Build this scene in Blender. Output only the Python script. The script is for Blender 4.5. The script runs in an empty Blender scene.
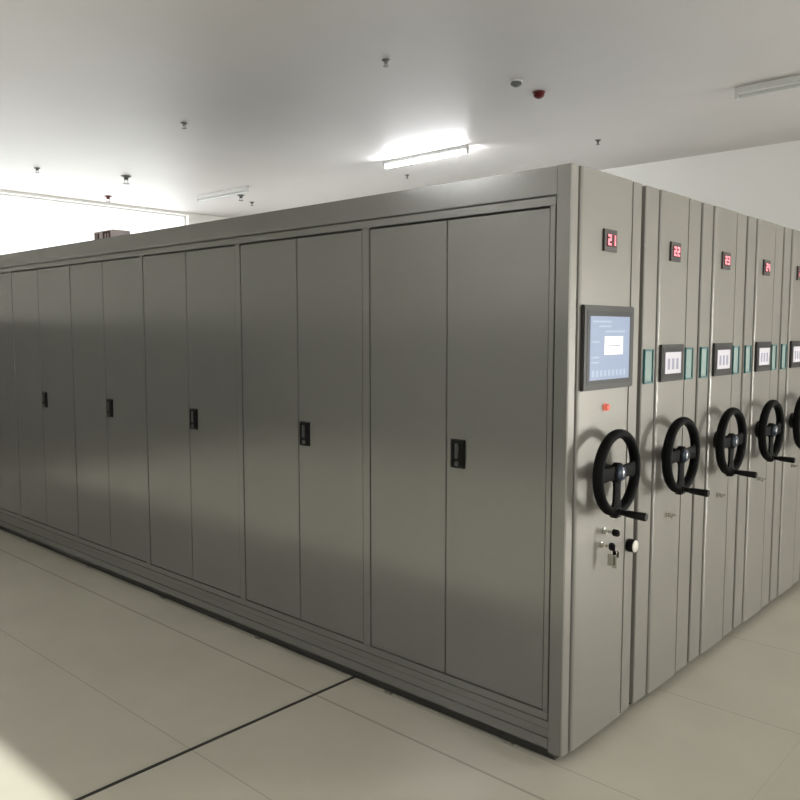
import bpy, bmesh, math, random
from mathutils import Vector, Matrix
random.seed(4)
S = bpy.context.scene
COL = S.collection

# ------------------------------------------------------------------ materials
def mat(name, col, rough=.5, metal=0., emit=None, es=0., spec=.5, var=.03, vscale=3., bump=0., bscale=200., coat=0.):
    m = bpy.data.materials.new(name); m.use_nodes = True
    nt = m.node_tree; b = nt.nodes['Principled BSDF']
    b.inputs['Roughness'].default_value = rough
    b.inputs['Metallic'].default_value = metal
    b.inputs['Specular IOR Level'].default_value = spec
    b.inputs['Coat Weight'].default_value = coat
    b.inputs['Coat Roughness'].default_value = .15
    tc = nt.nodes.new('ShaderNodeTexCoord')
    nz = nt.nodes.new('ShaderNodeTexNoise'); nz.inputs['Scale'].default_value = vscale
    nz.inputs['Detail'].default_value = 4
    nt.links.new(tc.outputs['Object'], nz.inputs['Vector'])
    rp = nt.nodes.new('ShaderNodeValToRGB')
    c0 = [max(0, c*(1-var)) for c in col]; c1 = [min(1, c*(1+var)) for c in col]
    rp.color_ramp.elements[0].position = .3; rp.color_ramp.elements[1].position = .7
    rp.color_ramp.elements[0].color = (*c0, 1); rp.color_ramp.elements[1].color = (*c1, 1)
    nt.links.new(nz.outputs['Fac'], rp.inputs['Fac'])
    nt.links.new(rp.outputs['Color'], b.inputs['Base Color'])
    if emit:
        b.inputs['Emission Color'].default_value = (*emit, 1)
        b.inputs['Emission Strength'].default_value = es
    if bump:
        n2 = nt.nodes.new('ShaderNodeTexNoise'); n2.inputs['Scale'].default_value = bscale
        bp = nt.nodes.new('ShaderNodeBump'); bp.inputs['Strength'].default_value = bump
        bp.inputs['Distance'].default_value = .002
        nt.links.new(tc.outputs['Object'], n2.inputs['Vector'])
        nt.links.new(n2.outputs['Fac'], bp.inputs['Height'])
        nt.links.new(bp.outputs['Normal'], b.inputs['Normal'])
    return m

M = {}
M['side']   = mat('side_grey_enamel', (.198,.197,.186), .165, .5, spec=.7, var=.015, bump=.05, bscale=350)
M['panel']  = mat('end_panel_enamel', (.220,.208,.186), .36, .2, spec=.5, var=.012, bump=.04, bscale=350)
M['dark']   = mat('gap_shade_dark', (.035,.035,.032), .7)  # near-black tone puts shade into the door and cornice gaps
M['base']   = mat('black_base', (.012,.012,.010), .6)
M['black']  = mat('black_plastic', (.004,.004,.004), .45, spec=.2)
M['rim']    = mat('wheel_grip_plastic', (.003,.003,.0032), .65, spec=.10, bump=.1, bscale=500)
M['hub']    = mat('hub_cap_gloss', (.03,.045,.075), .12, spec=.8)
M['bezel']  = mat('screen_bezel', (.034,.032,.030), .45, spec=.3)
M['bezel2'] = mat('screen_bezel_inner', (.008,.008,.010), .3, spec=.3)
M['lcd']    = mat('lcd_blue', (.05,.07,.12), .2, emit=(.28,.33,.43), es=.62)
M['lcd_line'] = mat('lcd_pale_blue', (.05,.07,.12), .2, emit=(.38,.45,.55), es=.62)
M['lcd_pop'] = mat('lcd_dialog', (.3,.28,.25), .2, emit=(.95,.84,.74), es=.75)
M['lcd_grey'] = mat('lcd_grey', (.08,.08,.09), .2, emit=(.38,.38,.46), es=.5)
M['lcd_white'] = mat('lcd_white', (.2,.2,.2), .2, emit=(.62,.58,.61), es=.52)
M['led']    = mat('red_led', (.3,.02,.03), .3, emit=(1.,.26,.30), es=.95)
M['ledframe'] = mat('led_frame_black', (.03,.024,.022), .35)
M['leddark'] = mat('led_window_dark_red', (.06,.004,.006), .2)
M['teal']   = mat('teal_plastic', (.02,.13,.135), .3)
M['card']   = mat('card_window', (.34,.44,.42), .12)
M['chrome'] = mat('chrome', (.55,.54,.50), .2, 1.)
M['redbtn'] = mat('red_button', (.35,.03,.02), .25, emit=(1.,.28,.18), es=.25)
M['cream']  = mat('cream_cap', (.62,.60,.54), .3)
M['white']  = mat('white_enamel', (.72,.72,.70), .35)
M['frame']  = mat('window_frame_white', (.75,.75,.75), .4)
M['tubeoff']= mat('unlit_tube', (.62,.64,.62), .25)
M['tubeon'] = mat('lit_tube', (.9,.9,.9), .3, emit=(.96,.97,1.), es=76)
M['grey']   = mat('grey_plastic', (.13,.13,.13), .4)
M['lever']  = mat('lever_dark_grey', (.05,.05,.052), .3)
M['redpl']  = mat('dark_red_plastic', (.11,.006,.006), .35)
M['rail']   = mat('steel_rail', (.30,.29,.26), .35, .8)
M['groove'] = mat('groove_dark', (.02,.018,.014), .6)
M['carton'] = mat('pale_carton', (.66,.58,.58), .7)
M['mark']   = mat('carton_dark_mark', (.10,.05,.06), .7)
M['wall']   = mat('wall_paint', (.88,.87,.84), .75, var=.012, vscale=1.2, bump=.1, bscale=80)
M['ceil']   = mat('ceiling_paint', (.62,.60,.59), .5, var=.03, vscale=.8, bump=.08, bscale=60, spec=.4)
M['added_dado']   = mat('added_dado_paint', (.36,.36,.34), .6)  # unseen wall band, toned for what the doors reflect
M['added_dado2']  = mat('added_dado_paint_dark', (.13,.135,.125), .6)  # darker band, keeps the far doors' reflection dark
M['skirt']  = mat('skirting_tile', (.30,.28,.24), .3)

def floor_mat():
    m = bpy.data.materials.new('polished_floor_tiles'); m.use_nodes = True
    nt = m.node_tree; N = nt.nodes; L = nt.links; b = N['Principled BSDF']
    tc = N.new('ShaderNodeTexCoord'); sx = N.new('ShaderNodeSeparateXYZ')
    L.new(tc.outputs['Object'], sx.inputs[0])
    def math_(op, a, b_=None):
        n = N.new('ShaderNodeMath'); n.operation = op
        for i, v in enumerate((a, b_)):
            if v is None: continue
            if isinstance(v, (int, float)): n.inputs[i].default_value = v
            else: L.new(v, n.inputs[i])
        return n.outputs[0]
    def line(out, off, per, w):
        a = math_('ADD', out, off); f = math_('FLOORED_MODULO', a, per)
        return math_('LESS_THAN', f, w)
    lx = line(sx.outputs[0], -.897+.9*10, .9, .0045)
    ly = math_('MULTIPLY', line(sx.outputs[1], .6275+.9*10, 1.8, .0045), .3)
    g = math_('MAXIMUM', lx, ly)
    one = math_('LESS_THAN', math_('ABSOLUTE', math_('ADD', sx.outputs[0], .235)), .006)
    g = math_('MAXIMUM', g, one)
    nz = N.new('ShaderNodeTexNoise'); nz.inputs['Scale'].default_value = 2.2; nz.inputs['Detail'].default_value = 6
    L.new(tc.outputs['Object'], nz.inputs['Vector'])
    rp = N.new('ShaderNodeValToRGB')
    rp.color_ramp.elements[0].position = .35; rp.color_ramp.elements[1].position = .7
    rp.color_ramp.elements[0].color = (.50,.475,.40,1); rp.color_ramp.elements[1].color = (.54,.513,.435,1)
    L.new(nz.outputs['Fac'], rp.inputs['Fac'])
    mx = N.new('ShaderNodeMix'); mx.data_type = 'RGBA'
    L.new(math_('MULTIPLY', g, .38), mx.inputs['Factor']); L.new(rp.outputs['Color'], mx.inputs['A'])
    mx.inputs['B'].default_value = (.10,.09,.065,1)
    L.new(mx.outputs['Result'], b.inputs['Base Color'])
    b.inputs['Roughness'].default_value = .16
    return m
M['floor'] = floor_mat()

def glass_mat():
    m = bpy.data.materials.new('window_glass'); m.use_nodes = True
    nt = m.node_tree; N = nt.nodes; N.remove(N['Principled BSDF'])
    t = N.new('ShaderNodeBsdfTransparent'); t.inputs[0].default_value = (.95,.97,.96,1)
    g = N.new('ShaderNodeBsdfGlossy'); g.inputs['Roughness'].default_value = .03
    mx = N.new('ShaderNodeMixShader'); mx.inputs[0].default_value = .06
    nt.links.new(t.outputs[0], mx.inputs[1]); nt.links.new(g.outputs[0], mx.inputs[2])
    nt.links.new(mx.outputs[0], N['Material Output'].inputs[0])
    return m
M['glass'] = glass_mat()

# ------------------------------------------------------------------ mesh helpers
class MB:
    def __init__(s): s.bm = bmesh.new(); s.mats = []
    def mi(s, m):
        if m not in s.mats: s.mats.append(m)
        return s.mats.index(m)
    def _merge(s, tb, m, smooth=False):
        k = s.mi(m)
        for f in tb.faces: f.material_index = k; f.smooth = smooth
        me = bpy.data.meshes.new('tmp'); tb.to_mesh(me); tb.free()
        s.bm.from_mesh(me); bpy.data.meshes.remove(me)
    def box(s, x0, x1, y0, y1, z0, z1, m, bevel=0., seg=2):
        tb = bmesh.new(); bmesh.ops.create_cube(tb, size=1)
        for v in tb.verts:
            v.co = Vector(((x0+x1)/2+v.co.x*(x1-x0), (y0+y1)/2+v.co.y*(y1-y0), (z0+z1)/2+v.co.z*(z1-z0)))
        if bevel: bmesh.ops.bevel(tb, geom=list(tb.edges), offset=bevel, segments=seg, affect='EDGES')
        s._merge(tb, m, False); return s
    def lathe(s, c, axis, prof, m, n=32, smooth=True):
        """prof: (distance along axis, radius) pairs, closed with caps"""
        tb = bmesh.new(); a = Vector(axis).normalized()
        u = a.orthogonal().normalized(); w = a.cross(u); c = Vector(c); rings = []
        for d, r in prof:
            if r < 1e-6: rings.append([tb.verts.new(c+a*d)])
            else: rings.append([tb.verts.new(c+a*d+(u*math.cos(2*math.pi*i/n)+w*math.sin(2*math.pi*i/n))*r) for i in range(n)])
        for A, B in zip(rings, rings[1:]):
            for i in range(n):
                j = (i+1) % n
                if len(A) == 1 and len(B) == 1: continue
                if len(A) == 1: tb.faces.new((A[0], B[j], B[i]))
                elif len(B) == 1: tb.faces.new((A[i], A[j], B[0]))
                else: tb.faces.new((A[i], A[j], B[j], B[i]))
        if len(rings[0]) > 1: tb.faces.new(rings[0][::-1])
        if len(rings[-1]) > 1: tb.faces.new(rings[-1])
        bmesh.ops.recalc_face_normals(tb, faces=list(tb.faces))
        s._merge(tb, m, smooth); return s
    def cyl(s, c, axis, r, L, m, r2=None, n=24, ch=.0015):
        r2 = r if r2 is None else r2
        return s.lathe(c, axis, [(0, r-ch), (ch, r), (L-ch, r2), (L, r2-ch)], m, n)
    def torus(s, c, axis, R, r, m, n=64, k=16, ry=None):
        ry = ry or r
        tb = bmesh.new(); a = Vector(axis).normalized(); u = a.orthogonal().normalized(); w = a.cross(u); c = Vector(c)
        g = []
        for i in range(n):
            t = 2*math.pi*i/n; d = u*math.cos(t)+w*math.sin(t)
            g.append([tb.verts.new(c+d*(R+r*math.cos(2*math.pi*j/k))+a*ry*math.sin(2*math.pi*j/k)) for j in range(k)])
        for i in range(n):
            for j in range(k):
                tb.faces.new((g[i][j], g[(i+1)%n][j], g[(i+1)%n][(j+1)%k], g[i][(j+1)%k]))
        bmesh.ops.recalc_face_normals(tb, faces=list(tb.faces))
        s._merge(tb, m, True); return s
    def prism(s, pts, z0, z1, m, axis='z', smooth=False):
        """pts in (x,y) extruded in z ; axis 'y': pts are (x,z) extruded y0..y1"""
        tb = bmesh.new()
        P = (lambda p, h: (p[0], p[1], h)) if axis == 'z' else ((lambda p, h: (p[0], h, p[1])) if axis == 'y' else (lambda p, h: (h, p[0], p[1])))
        A = [tb.verts.new(P(p, z0)) for p in pts]; B = [tb.verts.new(P(p, z1)) for p in pts]
        n = len(pts)
        for i in range(n): tb.faces.new((A[i], A[(i+1)%n], B[(i+1)%n], B[i]))
        tb.faces.new(A[::-1]); tb.faces.new(B)
        bmesh.ops.recalc_face_normals(tb, faces=list(tb.faces))
        s._merge(tb, m, smooth); return s
    def build(s, name, parent=None):
        me = bpy.data.meshes.new(name); s.bm.to_mesh(me); s.bm.free()
        for m in s.mats: me.materials.append(M[m])
        if any(p.use_smooth for p in me.polygons):
            try: me.set_sharp_from_angle(angle=math.radians(40))
            except Exception: pass
        o = bpy.data.objects.new(name, me); COL.objects.link(o)
        if parent is not None: o.parent = parent
        return o

def thing(name, loc=(0, 0, 0), **k):
    o = bpy.data.objects.new(name, None); COL.objects.link(o); o.location = loc
    o.empty_display_size = .2
    for a, b in k.items(): o[a] = b
    return o
def tag(o, **k):
    for a, b in k.items(): o[a] = b
    return o
def copy_tree(o, parent=None):
    c = o.copy(); COL.objects.link(c); c.parent = parent
    for ch in list(o.children): copy_tree(ch, c)
    return c

# ------------------------------------------------------------------ room
X0, X1, Y0, Y1, H = -6.0, 6.15, -7.2, 9.85, 3.6
def structure(o): o['kind'] = 'structure'; return o
structure(MB().box(X0-.2, X1+.2, Y0-.2, Y1+.2, -.12, 0, 'floor').build('floor'))
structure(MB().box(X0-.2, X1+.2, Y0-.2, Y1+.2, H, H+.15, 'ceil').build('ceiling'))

def wall_with_holes(name, along, a0, a1, t0, t1, holes):
    """along: 'x' wall runs along x, t = y-thickness; holes (a0,a1,z0,z1) sorted"""
    mb = MB()
    def add(p, q, z0, z1):
        if q-p < 1e-4 or z1-z0 < 1e-4: return
        if along == 'x': mb.box(p, q, t0, t1, z0, z1, 'wall')
        else: mb.box(t0, t1, p, q, z0, z1, 'wall')
    cur = a0
    for (p, q, z0, z1) in holes:
        add(cur, p, 0, H); add(p, q, 0, z0); add(p, q, z1, H); cur = q
    add(cur, a1, 0, H)
    return structure(mb.build(name))

def window(n, along, p, q, z0, z1, t, panes, name='window', fw=.05):
    w = structure(thing('%s_%d' % (name, n), ((p+q)/2, t, z0) if along == 'x' else (t, (p+q)/2, z0)))
    L = (q-p); f = fw; hz = z1-z0
    mb = MB()
    def bx(m, a0, a1, zz0, zz1, th, mt):
        if along == 'x': m.box(a0, a1, -th, th, zz0, zz1, mt)
        else: m.box(-th, th, a0, a1, zz0, zz1, mt)
    bx(mb, -L/2, -L/2+f, 0, hz, .03, 'frame'); bx(mb, L/2-f, L/2, 0, hz, .03, 'frame')
    bx(mb, -L/2+f, L/2-f, 0, f, .03, 'frame'); bx(mb, -L/2+f, L/2-f, hz-f, hz, .03, 'frame')
    for i in range(1, panes):
        a = -L/2+L*i/panes; bx(mb, a-.025, a+.025, f, hz-f, .025, 'frame')
    mb.build('window_frame', w)
    for i in range(panes):
        a = -L/2+L*i/panes; b = -L/2+L*(i+1)/panes
        g = MB(); bx(g, a+.026, b-.026, f+.001, hz-f-.001, .003, 'glass'); g.build('glass_pane', w)
    return w

FW = [(0.3, 4.76, .95, 3.56)]
LW = [(-5.7, -1.36, .9, 3.2)]
RD = [(-6.3, -4.9, 0.02, 2.35), (1.0, 4.2, .9, 2.15), (5.2, 8.4, .9, 2.15)]
wall_with_holes('wall_far', 'x', X0, X1, Y1, Y1+.2, FW)
wall_with_holes('wall_back', 'x', X0, X1, Y0-.2, Y0, LW)
wall_with_holes('wall_left', 'y', Y0-.2, Y1+.2, X0-.2, X0, [])
structure(MB().box(X0, X0+.012, Y0, Y1-.016, .1, 1.85, 'added_dado').build('trim_2'))  # unseen band added to darken the reflection in the doors
structure(MB().box(X0+.012, .1, Y1-.012, Y1, .1, 1.85, 'added_dado2').build('trim_3'))  # unseen band added behind, darkens the far doors' reflection
wall_with_holes('wall_right', 'y', Y0-.2, Y1+.2, X1, X1+.2, RD)
window(1, 'x', *FW[0], Y1+.12, 1, fw=.025)
for i, w in enumerate(LW): window(2+i, 'x', *w, Y0-.12, 3)  # unseen window added; its jamb edges the sun patch on the floor
for i, w in enumerate(RD[1:]): window(3+i, 'y', *w, X1+.12, 3)  # windows hidden by the shelving, added to brighten the ceiling
d = window(1, 'y', *RD[0], X1+.12, 2, 'door')  # unseen glass door, added as the source of the wheel shadows
mbh = MB(); mbh.cyl((-.09, -.12, .85), (0, 0, 1), .014, .45, 'chrome'); mbh.cyl((-.09, .12, .85), (0, 0, 1), .014, .45, 'chrome')
for yy in (-.12, .12):
    for zz in (.9, 1.25): mbh.cyl((-.09, yy, zz), (1, 0, 0), .008, .088, 'chrome')
mbh.build('door_handle', d)
def skirt(name, *b): structure(MB().box(*b, 'skirt').build(name))
skirt('baseboard_far', X0, X1, Y1-.015, Y1, 0, .1)
skirt('baseboard_left', X0, X0+.015, Y0, Y1-.015, 0, .1)
skirt('baseboard_right', X1-.015, X1, RD[0][1], Y1-.015, 0, .1)
skirt('baseboard_back', X0+.015, X1, Y0, Y0+.015, 0, .1)

# dark joint that runs out of the cabinets across the floor, and rails under them
structure(MB().box(-2.6, 4.2, 1.165, 1.18, 0, .003, 'groove').build('trim_1'))

# ------------------------------------------------------------------ mobile shelving
PITCH, W, HT, ZB = .608, .585, 2.30, .035
DEPTH = 6.16

for y in (.25, .93, 1.92, 2.91, 3.90, 4.90, 5.9):
    r = MB().box(.0, 3.75, y-.018, y+.018, 0, .012, 'rail').build('floor_rail')
    w = {.25:'closest to the hand wheels', .93:'below the door bay with the nearest black handle', 1.92:'below the second bay post from the corner',
         2.91:'below the third bay post from the corner', 3.90:'below the fourth bay post from the corner', 4.90:'near the left edge of the photo',
         5.9:'at the far end of the row'}[y]
    tag(r, label='steel floor rail under the shelving, '+w, category='rail', group='rails under the mobile shelving')

def end_panel(parent, first):
    if first: a, b, wd = .048, .492, .570
    else: a, b, wd = .122, .447, .585
    p = [(0, .06), (0, .004), (.004, 0), (a, 0), (a+.003, .014), (a+.013, .014), (a+.015, .0), (a+.019, -.004), (a+.027, -.006),
         (b-.027, -.006), (b-.019, -.004), (b-.015, .0), (b-.013, .014), (b-.003, .014), (b, 0), (wd-.004, 0), (wd, .004), (wd, .06)]
    o = MB().prism(p, ZB, HT, 'panel').build('end_panel', parent)
    if first:                                   # its return on the door side is painted like the doors
        o.data.materials.append(M['side'])
        for f in o.data.polygons:
            if f.normal.x < -.9 and f.center.x < .001: f.material_index = 1
    return o

def number_display(parent, digits):
    cx, cz, w, h, y = .282, 2.043, .106, .086, -.006
    o = MB().box(cx-w/2, cx+w/2, y-.008, y+.001, cz-h/2, cz+h/2, 'ledframe', .002)
    o.box(cx-.031, cx+.043, y-.010, y-.0075, cz-.024, cz+.026, 'leddark')
    o = o.build('number_display', parent)
    SEG = {'0': 'abcdef', '1': 'bc', '2': 'abged', '3': 'abgcd', '4': 'fgbc', '5': 'afgcd', '6': 'afgedc'}
    sw, sh, t = .026, .042, .0085
    for k, ch in enumerate(digits):
        mb = MB()
        x = cx-.027+k*.035; z = cz-.019
        R = {'a': (x, x+sw, z+sh-t, z+sh), 'g': (x, x+sw, z+sh/2-t/2, z+sh/2+t/2), 'd': (x, x+sw, z, z+t),
             'f': (x, x+t, z+sh/2+.001, z+sh-.001), 'b': (x+sw-t, x+sw, z+sh/2+.001, z+sh-.001),
             'e': (x, x+t, z+.001, z+sh/2-.001), 'c': (x+sw-t, x+sw, z+.001, z+sh/2-.001)}
        for s_ in SEG[ch]:
            q = R[s_]; mb.box(q[0], q[1], y-.0115, y-.0098, q[2], q[3], 'led')
        mb.build('red_digit', o)
    return o

def handwheel(parent):
    cx, cz, y = .250, 1.135, -.080
    R = .154
    mb = MB()
    mb.torus((cx, y, cz), (0, 1, 0), R, .0185, 'rim', ry=.022)
    # three flattened spokes: left, right, down
    for ang in (0, 180, 270):
        t = math.radians(ang); dx, dz = math.cos(t), math.sin(t); nx, nz = -dz, dx
        secs = [(.018, .030, 0, .010), (.06, .024, 0, .009), (.11, .027, .0, .009), (R-.002, .042, .0, .011)]
        tb = bmesh.new(); rings = []
        for d, hw, oy, th in secs:
            ring = []
            for sx, sy in ((-1, -.5), (-.6, -1), (.6, -1), (1, -.5), (1, .5), (.6, 1), (-.6, 1), (-1, .5)):
                ring.append(tb.verts.new((cx+dx*d+nx*hw*sx, y+oy+th*sy, cz+dz*d+nz*hw*sx)))
            rings.append(ring)
        for A, B in zip(rings, rings[1:]):
            for i in range(8): tb.faces.new((A[i], A[(i+1) % 8], B[(i+1) % 8], B[i]))
        tb.faces.new(rings[0]); tb.faces.new(rings[-1][::-1])
        bmesh.ops.recalc_face_normals(tb, faces=list(tb.faces))
        mb._merge(tb, 'rim', True)
    mb.lathe((cx, y+.018, cz), (0, -1, 0), [(0, .032), (.006, .040), (.028, .040), (.032, .036)], 'rim')
    w = mb.build('handwheel', parent)
    MB().lathe((cx, -.0045, cz), (0, -1, 0), [(0, .046), (.004, .048), (.012, .044), (.016, .030), (.055, .027), (.058, .025)], 'black').build('shaft', w)
    MB().lathe((cx, y-.014, cz), (0, -1, 0), [(0, .030), (.005, .030), (.012, .026), (.017, .016), (.0185, 0)], 'hub').build('hub_cap', w)
    h = MB()
    h.box(cx-.040, cx+.015, y-.026, y+.018, cz-R-.021, cz-R+.018, 'black', .008, 3)
    h.lathe((cx-.016, y-.020, cz-R+.002), (0, -1, -.03), [(0, .015), (.006, .011), (.03, .011), (.034, .0135), (.085, .0155), (.108, .0165), (.114, .014), (.116, 0)], 'black')
    h.build('crank_handle', w)
    return w

def body(parent, x0, x1):
    b = MB().box(x0, x1, .06, DEPTH, .075, HT-.006, 'dark' if x0 > .01 else 'side')
    b.build('cabinet_body', parent)
    MB().box(.06, W-.03, .075, DEPTH-.05, .013, .0745, 'base').build('base_frame', parent)

# first unit, with doors along the side
u1 = thing('mobile_shelf_unit', (0, 0, 0), category='mobile shelf',
           label='nearest mobile shelving unit with long grey door side and large blue touch screen',
           group='mobile shelving units with hand wheels')
end_panel(u1, True)
MB().box(.03, .572, .0605, DEPTH, .12, HT-.012, 'dark').build('cabinet_body', u1)
MB().box(.004, .55, .0305, DEPTH-.02, .013, .0465, 'base').build('base_frame', u1)
MB().box(0.002, .572, .0605, DEPTH, 2.196, HT, 'side', .002).box(.012, .03, .0605, DEPTH, 2.188, 2.197, 'dark').build('cornice', u1)  # thin dark strip paints the shadow gap under the cornice
pl = MB()
pl.box(.000, .029, .0605, DEPTH, .047, .090, 'side', .002)
pl.box(.006, .029, .0605, DEPTH, .0905, .1285, 'side', .002)
pl.box(.003, .029, .0605, DEPTH, .129, .1585, 'side', .002)
pl.build('plinth', u1)
posts = [.068, 1.045, 2.023, 3.030, 4.022, 5.025, 6.11]
fr = MB()
fr.box(.004, .029, .066, DEPTH, 2.158, 2.190, 'side', .0015)      # top rail
fr.box(.004, .029, .066, DEPTH, .161, .194, 'side', .0015)        # bottom rail
for k, y in enumerate(posts):
    a, b = (y, y+.022) if k == 0 else (y-.0, y+.045)
    fr.box(.004, .029, a, b, .1945, 2.1575, 'side', .0015)
fr.build('door_frame', u1)
def door_handle(parent, y, z):
    mb = MB(); w, h = .076, .122
    mb.box(.000, .0085, y-w/2, y+w/2, z-h/2, z+h/2, 'black', .003)
    mb.box(-.0035, .002, y-.027, y-.022, z-h/2+.01, z+h/2-.01, 'black', .001)
    mb.box(-.0035, .002, y+.022, y+.027, z-h/2+.01, z+h/2-.01, 'black', .001)
    mb.box(-.010, .001, y-.009, y+.009, z-.020, z+.044, 'lever', .004, 3)
    mb.cyl((.001, y, z-.042), (-1, 0, 0), .010, .009, 'lever')
    return mb.build('door_handle', parent)
for k in range(6):
    a = posts[k]+(.022 if k == 0 else .045)+.0022; b = posts[k+1]-.0022
    mid = (a+b)/2+(.022 if k == 0 else 0)
    for q, (c, e) in enumerate(((a, mid-.0018), (mid+.0018, b))):
        dmb = MB().box(.008, .029, c, e, .1975, 2.149, 'side', .0025)
        dd = dmb.build('door', u1)
        if q == 0: door_handle(dd, mid-.052 if k else mid-.066, 1.175)
# control panel of the first unit
number_display(u1, '21')
cx, cz = .277, 1.625
ts = MB().box(cx-.205, cx+.205, -.0220, -.0050, cz-.164, cz+.164, 'bezel', .004).box(cx-.180, cx+.180, -.0232, -.0215, cz-.142, cz+.142, 'bezel2').build('touch_screen', u1)
sc = MB().box(cx-.160, cx+.160, -.0245, -.0230, cz-.125, cz+.122, 'lcd')
for i in range(9):   # icon row
    sc.box(cx-.145+i*.032, cx-.127+i*.032, -.0249, -.0244, cz-.112, cz-.088, 'lcd_line')
for i, (w_, z_) in enumerate(((.20, .098), (.13, .080), (.22, .060))):
    sc.box(cx-.145+.05*i, cx-.145+.05*i+w_*.75, -.0249, -.0244, cz+z_, cz+z_+.007, 'lcd_line')
for z_ in (-.06, -.04, .02): sc.box(cx-.15, cx-.09, -.0249, -.0244, cz+z_, cz+z_+.006, 'lcd_line')
sc.box(cx-.048, cx+.102, -.0256, -.0246, cz-.028, cz+.044, 'lcd_pop')
sc.box(cx-.03, cx+.08, -.0259, -.0255, cz+.004, cz+.009, 'lcd_grey')
sc.build('lcd_display', ts)
MB().lathe((.277, -.0055, 1.387), (0, -1, 0), [(0, .017), (.004, .017), (.005, .013), (.016, .013), (.019, .010), (.0195, 0)], 'redbtn').build('indicator_lamp', u1)
handwheel(u1)
# upper key switch
ks = MB().lathe((.290, -.0055, .882), (0, -1, 0), [(0, .013), (.006, .013), (.007, .010), (.016, .010)], 'chrome').build('key_lock', u1)
MB().box(.289, .292, -.0460, -.0200, .877, .887, 'chrome').box(.284, .297, -.0760, -.0430, .868, .896, 'black', .005, 3).build('key', ks)
k2 = MB().lathe((.270, -.0055, .828), (0, -1, 0), [(0, .013), (.006, .013), (.007, .010), (.016, .010)], 'chrome').build('key_lock', u1)
kk = MB().box(.269, .272, -.0440, -.0200, .823, .833, 'chrome').box(.264, .277, -.0680, -.0410, .812, .844, 'black', .005, 3)
kk.torus((.270, -.0620, .806), (1, .3, 0), .013, .0015, 'chrome', 24, 8)
kk.box(.262, .2655, -.0630, -.0400, .752, .800, 'chrome', .001).box(.273, .277, -.0740, -.0540, .742, .794, 'chrome', .001)
kk.box(.281, .292, -.0760, -.0500, .782, .812, 'black', .004, 3).box(.286, .288, -.0680, -.0580, .745, .783, 'chrome')
kk.build('key_bunch', k2)
nb = MB().lathe((.520, -.0005, .776), (0, -1, 0), [(0, .026), (.003, .028), (.030, .028), (.032, .027)], 'black').build('round_stop', u1)
MB().lathe((.520, -.0325, .776), (0, -1, 0), [(0, .0255), (.003, .0245), (.0055, .018), (.006, 0)], 'cream').build('cream_cap', nb)

# the other units
u2 = thing('mobile_shelf_unit', (PITCH, 0, 0), category='mobile shelf', group='mobile shelving units with hand wheels')
end_panel(u2, False)
MB().box(.004, .581, .0605, DEPTH, .075, HT-.004, 'side').build('cabinet_body', u2)
MB().box(.03, .555, .030, DEPTH-.02, .013, .0745, 'base').build('base_frame', u2)
cx, cz = .272, 1.547
ts = MB().box(cx-.119, cx+.119, -.0180, -.0050, cz-.083, cz+.083, 'bezel', .003).box(cx-.105, cx+.105, -.0192, -.0175, cz-.071, cz+.071, 'bezel2').build('touch_screen', u2)
lc = MB().box(cx-.083, cx+.083, -.0205, -.0191, cz-.048, cz+.048, 'lcd_white')
for i in range(3): lc.box(cx-.06+i*.045, cx-.035+i*.045, -.0209, -.0204, cz-.03, cz+.02, 'lcd_grey')
lc.build('lcd_display', ts)
for c in (.054, .482):
    q = MB(); w, h, t = .088, .150, .009
    y0, y1 = -.008, .0005
    q.box(c-w/2, c-w/2+t, y0, y1, cz-.01-h/2, cz-.01+h/2, 'teal', .0015); q.box(c+w/2-t, c+w/2, y0, y1, cz-.01-h/2, cz-.01+h/2, 'teal', .0015)
    q.box(c-w/2+t, c+w/2-t, y0, y1, cz-.01-h/2, cz-.01-h/2+t, 'teal', .0015); q.box(c-w/2+t, c+w/2-t, y0, y1, cz-.01+h/2-t, cz-.01+h/2, 'teal', .0015)
    lh = q.build('label_holder', u2)
    MB().box(c-w/2+t, c+w/2-t, -.003, .0004, cz-.01-h/2+t, cz-.01+h/2-t, 'card').build('card', lh)
handwheel(u2)
ks = MB().lathe((.285, -.0055, .846), (0, -1, 0), [(0, .013), (.006, .013), (.007, .010), (.018, .010)], 'chrome').build('key_lock', u2)
MB().box(.284, .287, -.0480, -.0220, .843, .852, 'chrome').box(.278, .293, -.0350, -.0250, .832, .842, 'chrome', .002).build('key', ks)
us = [u2]
for k in (2, 3, 4, 5):
    c = copy_tree(u2); c.location.x = PITCH*k; us.append(c)
names = ['mobile shelving unit directly right of the one with the large touch screen',
         'mobile shelving unit in the middle of the row, hand wheel third from the near corner',
         'mobile shelving unit with the fourth hand wheel counted from the near corner',
         'mobile shelving unit at the right edge of the photo, only its left strip shown',
         'mobile shelving unit at the far right end of the row']
for k, u in enumerate(us):
    u['label'] = names[k]; number_display(u, '2'+str(k+2) if k < 4 else '26')

# pale carton peeking over the top edge
ct = thing('carton', (.33, 4.02, HT+.0005), label='small pale pink box with dark vertical marks on top of the long cabinet', category='box')
cb = MB().box(-.07, .07, -.15, .13, 0, .115, 'carton', .004).build('box_body', ct)
for (a, b, h0) in ((-.12, -.095, .015), (-.075, -.06, .045), (-.035, -.01, .015), (.045, .07, .02), (.085, .10, .05)):
    MB().box(-.0735, -.0695, a, b, h0, .100, 'mark').build('dark_mark', ct)
MB().box(-.0735, -.0695, -.12, -.01, .092, .106, 'mark').build('dark_mark', ct)

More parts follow.
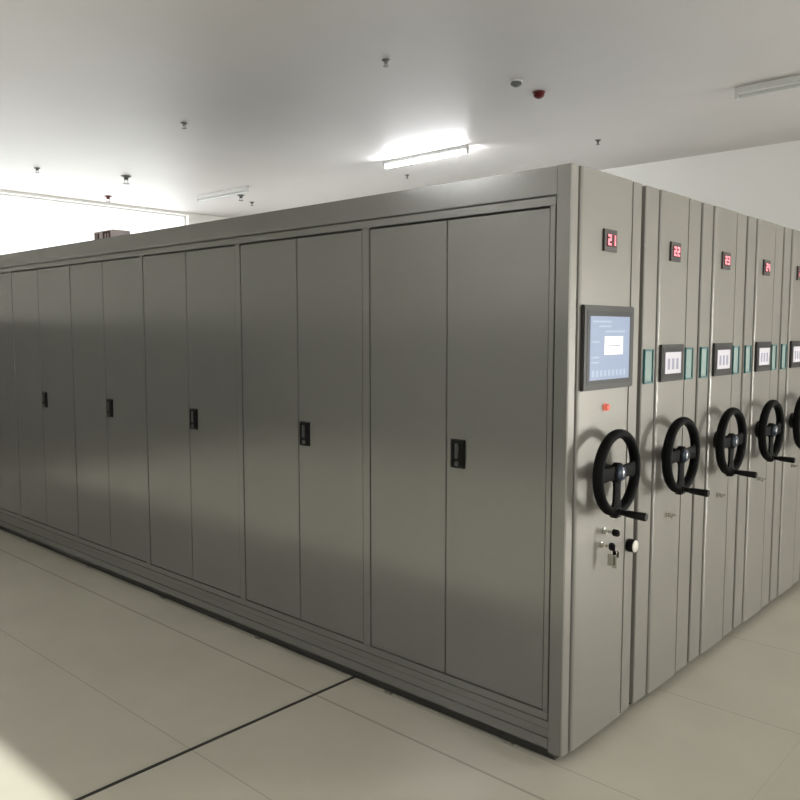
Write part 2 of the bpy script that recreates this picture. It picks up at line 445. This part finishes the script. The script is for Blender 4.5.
# ------------------------------------------------------------------ ceiling fittings
def lamp(x, y, on, label):
    t = thing('ceiling_lamp', (x, y, H), label=label, category='lamp', group='tube lamps on the ceiling')
    L = 1.17
    MB().box(-.022, .022, -L/2, L/2, -.045, -.0005, 'white', .003).build('housing', t)
    for s_ in (-1, 1):
        MB().box(-.017, .017, s_*L/2-.014, s_*L/2+.014, -.088, -.002, 'grey' if s_ > 2 else 'white', .004).build('lamp_holder', t)
    MB().cyl((0, -L/2+.015, -.070), (0, 1, 0), .0155, L-.03, 'tubeon' if on else 'tubeoff', n=20).build('lamp_tube', t)
    return t
lamp(4.05, 4.20, True, 'lit white tube lamp on the ceiling above the long cabinet')
lamp(3.95, 7.78, False, 'unlit tube lamp near the bright window wall')
lamp(3.96, .28, False, 'unlit tube lamp on the ceiling at the upper right corner')

lamp(3.96, -3.4, True, 'added unseen lit tube lamp in front of the hand wheel side, near the glass door')  # added out of view to brighten right wall, floor and end panels
for y_, w_ in ((.28, 'behind the camera side of'), (4.0, 'midway along')):  # lamps added out of view to brighten door side and aisle floor
    lamp(-4.4, y_, True, 'added unseen lit tube lamp hanging over the open aisle '+w_+' the door side')

def detector(x, y, r, h, m, name, label, cat, base='white'):
    t = thing(name, (x, y, H), label=label, category=cat)
    MB().lathe((0, 0, 0), (0, 0, -1), [(-.002, r*.95), (.004, r), (.010, r), (.012, r*.9)], base).build('base', t)
    MB().lathe((0, 0, -.012), (0, 0, -1), [(0, r*.8), (h*.5, r*.85), (h*.8, r*.6), (h, r*.3), (h+.001, 0)], m).build('dome', t)
    return t
detector(2.63, 2.05, .050, .035, 'grey', 'smoke_detector', 'round white smoke detector with grey underside beside the red alarm', 'smoke detector')
detector(2.996, 2.08, .052, .040, 'redpl', 'fire_alarm', 'dark red round fire alarm on the ceiling', 'alarm', 'redpl')
def sprinkler(x, y, s, label, m='grey'):
    t = thing('sprinkler', (x, y, H), label=label, category='sprinkler', group='sprinkler heads on the ceiling')
    MB().lathe((0, 0, 0), (0, 0, -1), [(-.002, .034*s), (.003, .038*s), (.010*s, .030*s), (.013*s, .018*s), (.030*s, .014*s)], m).build('sprinkler_body', t)
    q = MB(); 
    for sx in (-1, 1): q.box(sx*.013*s-.002, sx*.013*s+.002, -.003, .003, -.055*s, -.025*s, m)
    q.lathe((0, 0, -.054*s), (0, 0, -1), [(0, .024*s), (.003*s, .026*s), (.005*s, .006*s), (.006*s, 0)], m)
    q.build('deflector', t)
    return t
sprinkler(1.617, 2.464, .8, 'sprinkler head left of the white smoke detector')
sprinkler(4.775, 2.525, .8, 'small sprinkler head between the red alarm and the right wall')
sprinkler(4.82, 5.143, .75, 'small sprinkler head right beneath the lit tube lamp')
sprinkler(1.605, 5.017, .9, 'sprinkler head up left of the unlit lamp by the window')
sprinkler(2.521, 7.75, 1.7, 'largest sprinkler head, above the bright window wall')
sprinkler(1.568, 8.07, 1.0, 'faint sprinkler head at the left edge of the photo')
sprinkler(4.316, 7.84, 1.4, 'sprinkler head just beneath the unlit lamp by the window')
sprinkler(4.795, 8.22, 1.0, 'faint sprinkler head lowest right of the unlit lamp by the window')
sprinkler(3.091, 9.30, 1.5, 'dark red sprinkler head nearest the bright window', 'redpl')

# ------------------------------------------------------------------ light
wd = bpy.data.worlds.new('sky'); S.world = wd; wd.use_nodes = True
nt = wd.node_tree; bg = nt.nodes['Background']
bg.inputs[0].default_value = (.97, .97, 1, 1); bg.inputs[1].default_value = 1.6

def area(name, loc, look, sx, sy, e, col=(1, 1, 1)):
    l = bpy.data.lights.new(name, 'AREA'); l.shape = 'RECTANGLE'; l.size = sx; l.size_y = sy; l.energy = e; l.color = col
    o = bpy.data.objects.new(name, l); COL.objects.link(o); o.location = loc
    o.rotation_euler = Vector(look).to_track_quat('-Z', 'Z').to_euler()
    return o
area('far_window_daylight', (2.53, Y1+.35, 2.2), (0, -1, .02), 4.3, 2.4, 42, (1, .96, .94))
for i, w in enumerate(LW):
    area('added_back_daylight', ((w[0]+w[1])/2, Y0-.3, 2.0), (0, 1, -.12), w[1]-w[0], 2.1, 80)  # fill through the added back window
for w in RD[1:]:
    area('added_right_daylight', (X1+.3, (w[0]+w[1])/2, 1.5), (-1, 0, .1), 1.25, 3.1, 5 if w[0] < 3 else 14, (1, .97, .94))  # ceiling fill through the added right windows
area('added_door_daylight', (X1+.35, -5.6, 1.15), (-1, .85, 0), 1.3, 2.1, 300, (1, .97, .92))  # daylight of the added door, throws the wheel shadows

sl = bpy.data.lights.new('added_low_sun', 'SUN'); sl.energy = 13; sl.angle = math.radians(.6); sl.color = (1, .97, .92)  # sun added to lay a bright floor strip the doors reflect
so = bpy.data.objects.new('added_low_sun', sl); COL.objects.link(so)
so.rotation_euler = Vector((0, 1, -math.tan(math.radians(11.6)))).to_track_quat('-Z', 'Y').to_euler()

# ------------------------------------------------------------------ camera
C = Vector((-2.6131, -1.5413, 1.69))
yaw = math.radians(42.4585); pitch = math.radians(4.948)
hd = Vector((math.cos(yaw), math.sin(yaw), 0))
fw = hd*math.cos(pitch)-Vector((0, 0, 1))*math.sin(pitch)
cam = bpy.data.cameras.new('camera'); co = bpy.data.objects.new('camera', cam); COL.objects.link(co)
co.location = C; co.rotation_euler = fw.to_track_quat('-Z', 'Y').to_euler()
cam.sensor_width = 36; cam.lens = 36*797/800; cam.clip_start = .05
S.camera = co
S.view_settings.view_transform = 'Standard'; S.view_settings.look = 'None'
S.view_settings.gamma = 1; S.view_settings.use_curve_mapping = False
S.view_settings.exposure = 0.82
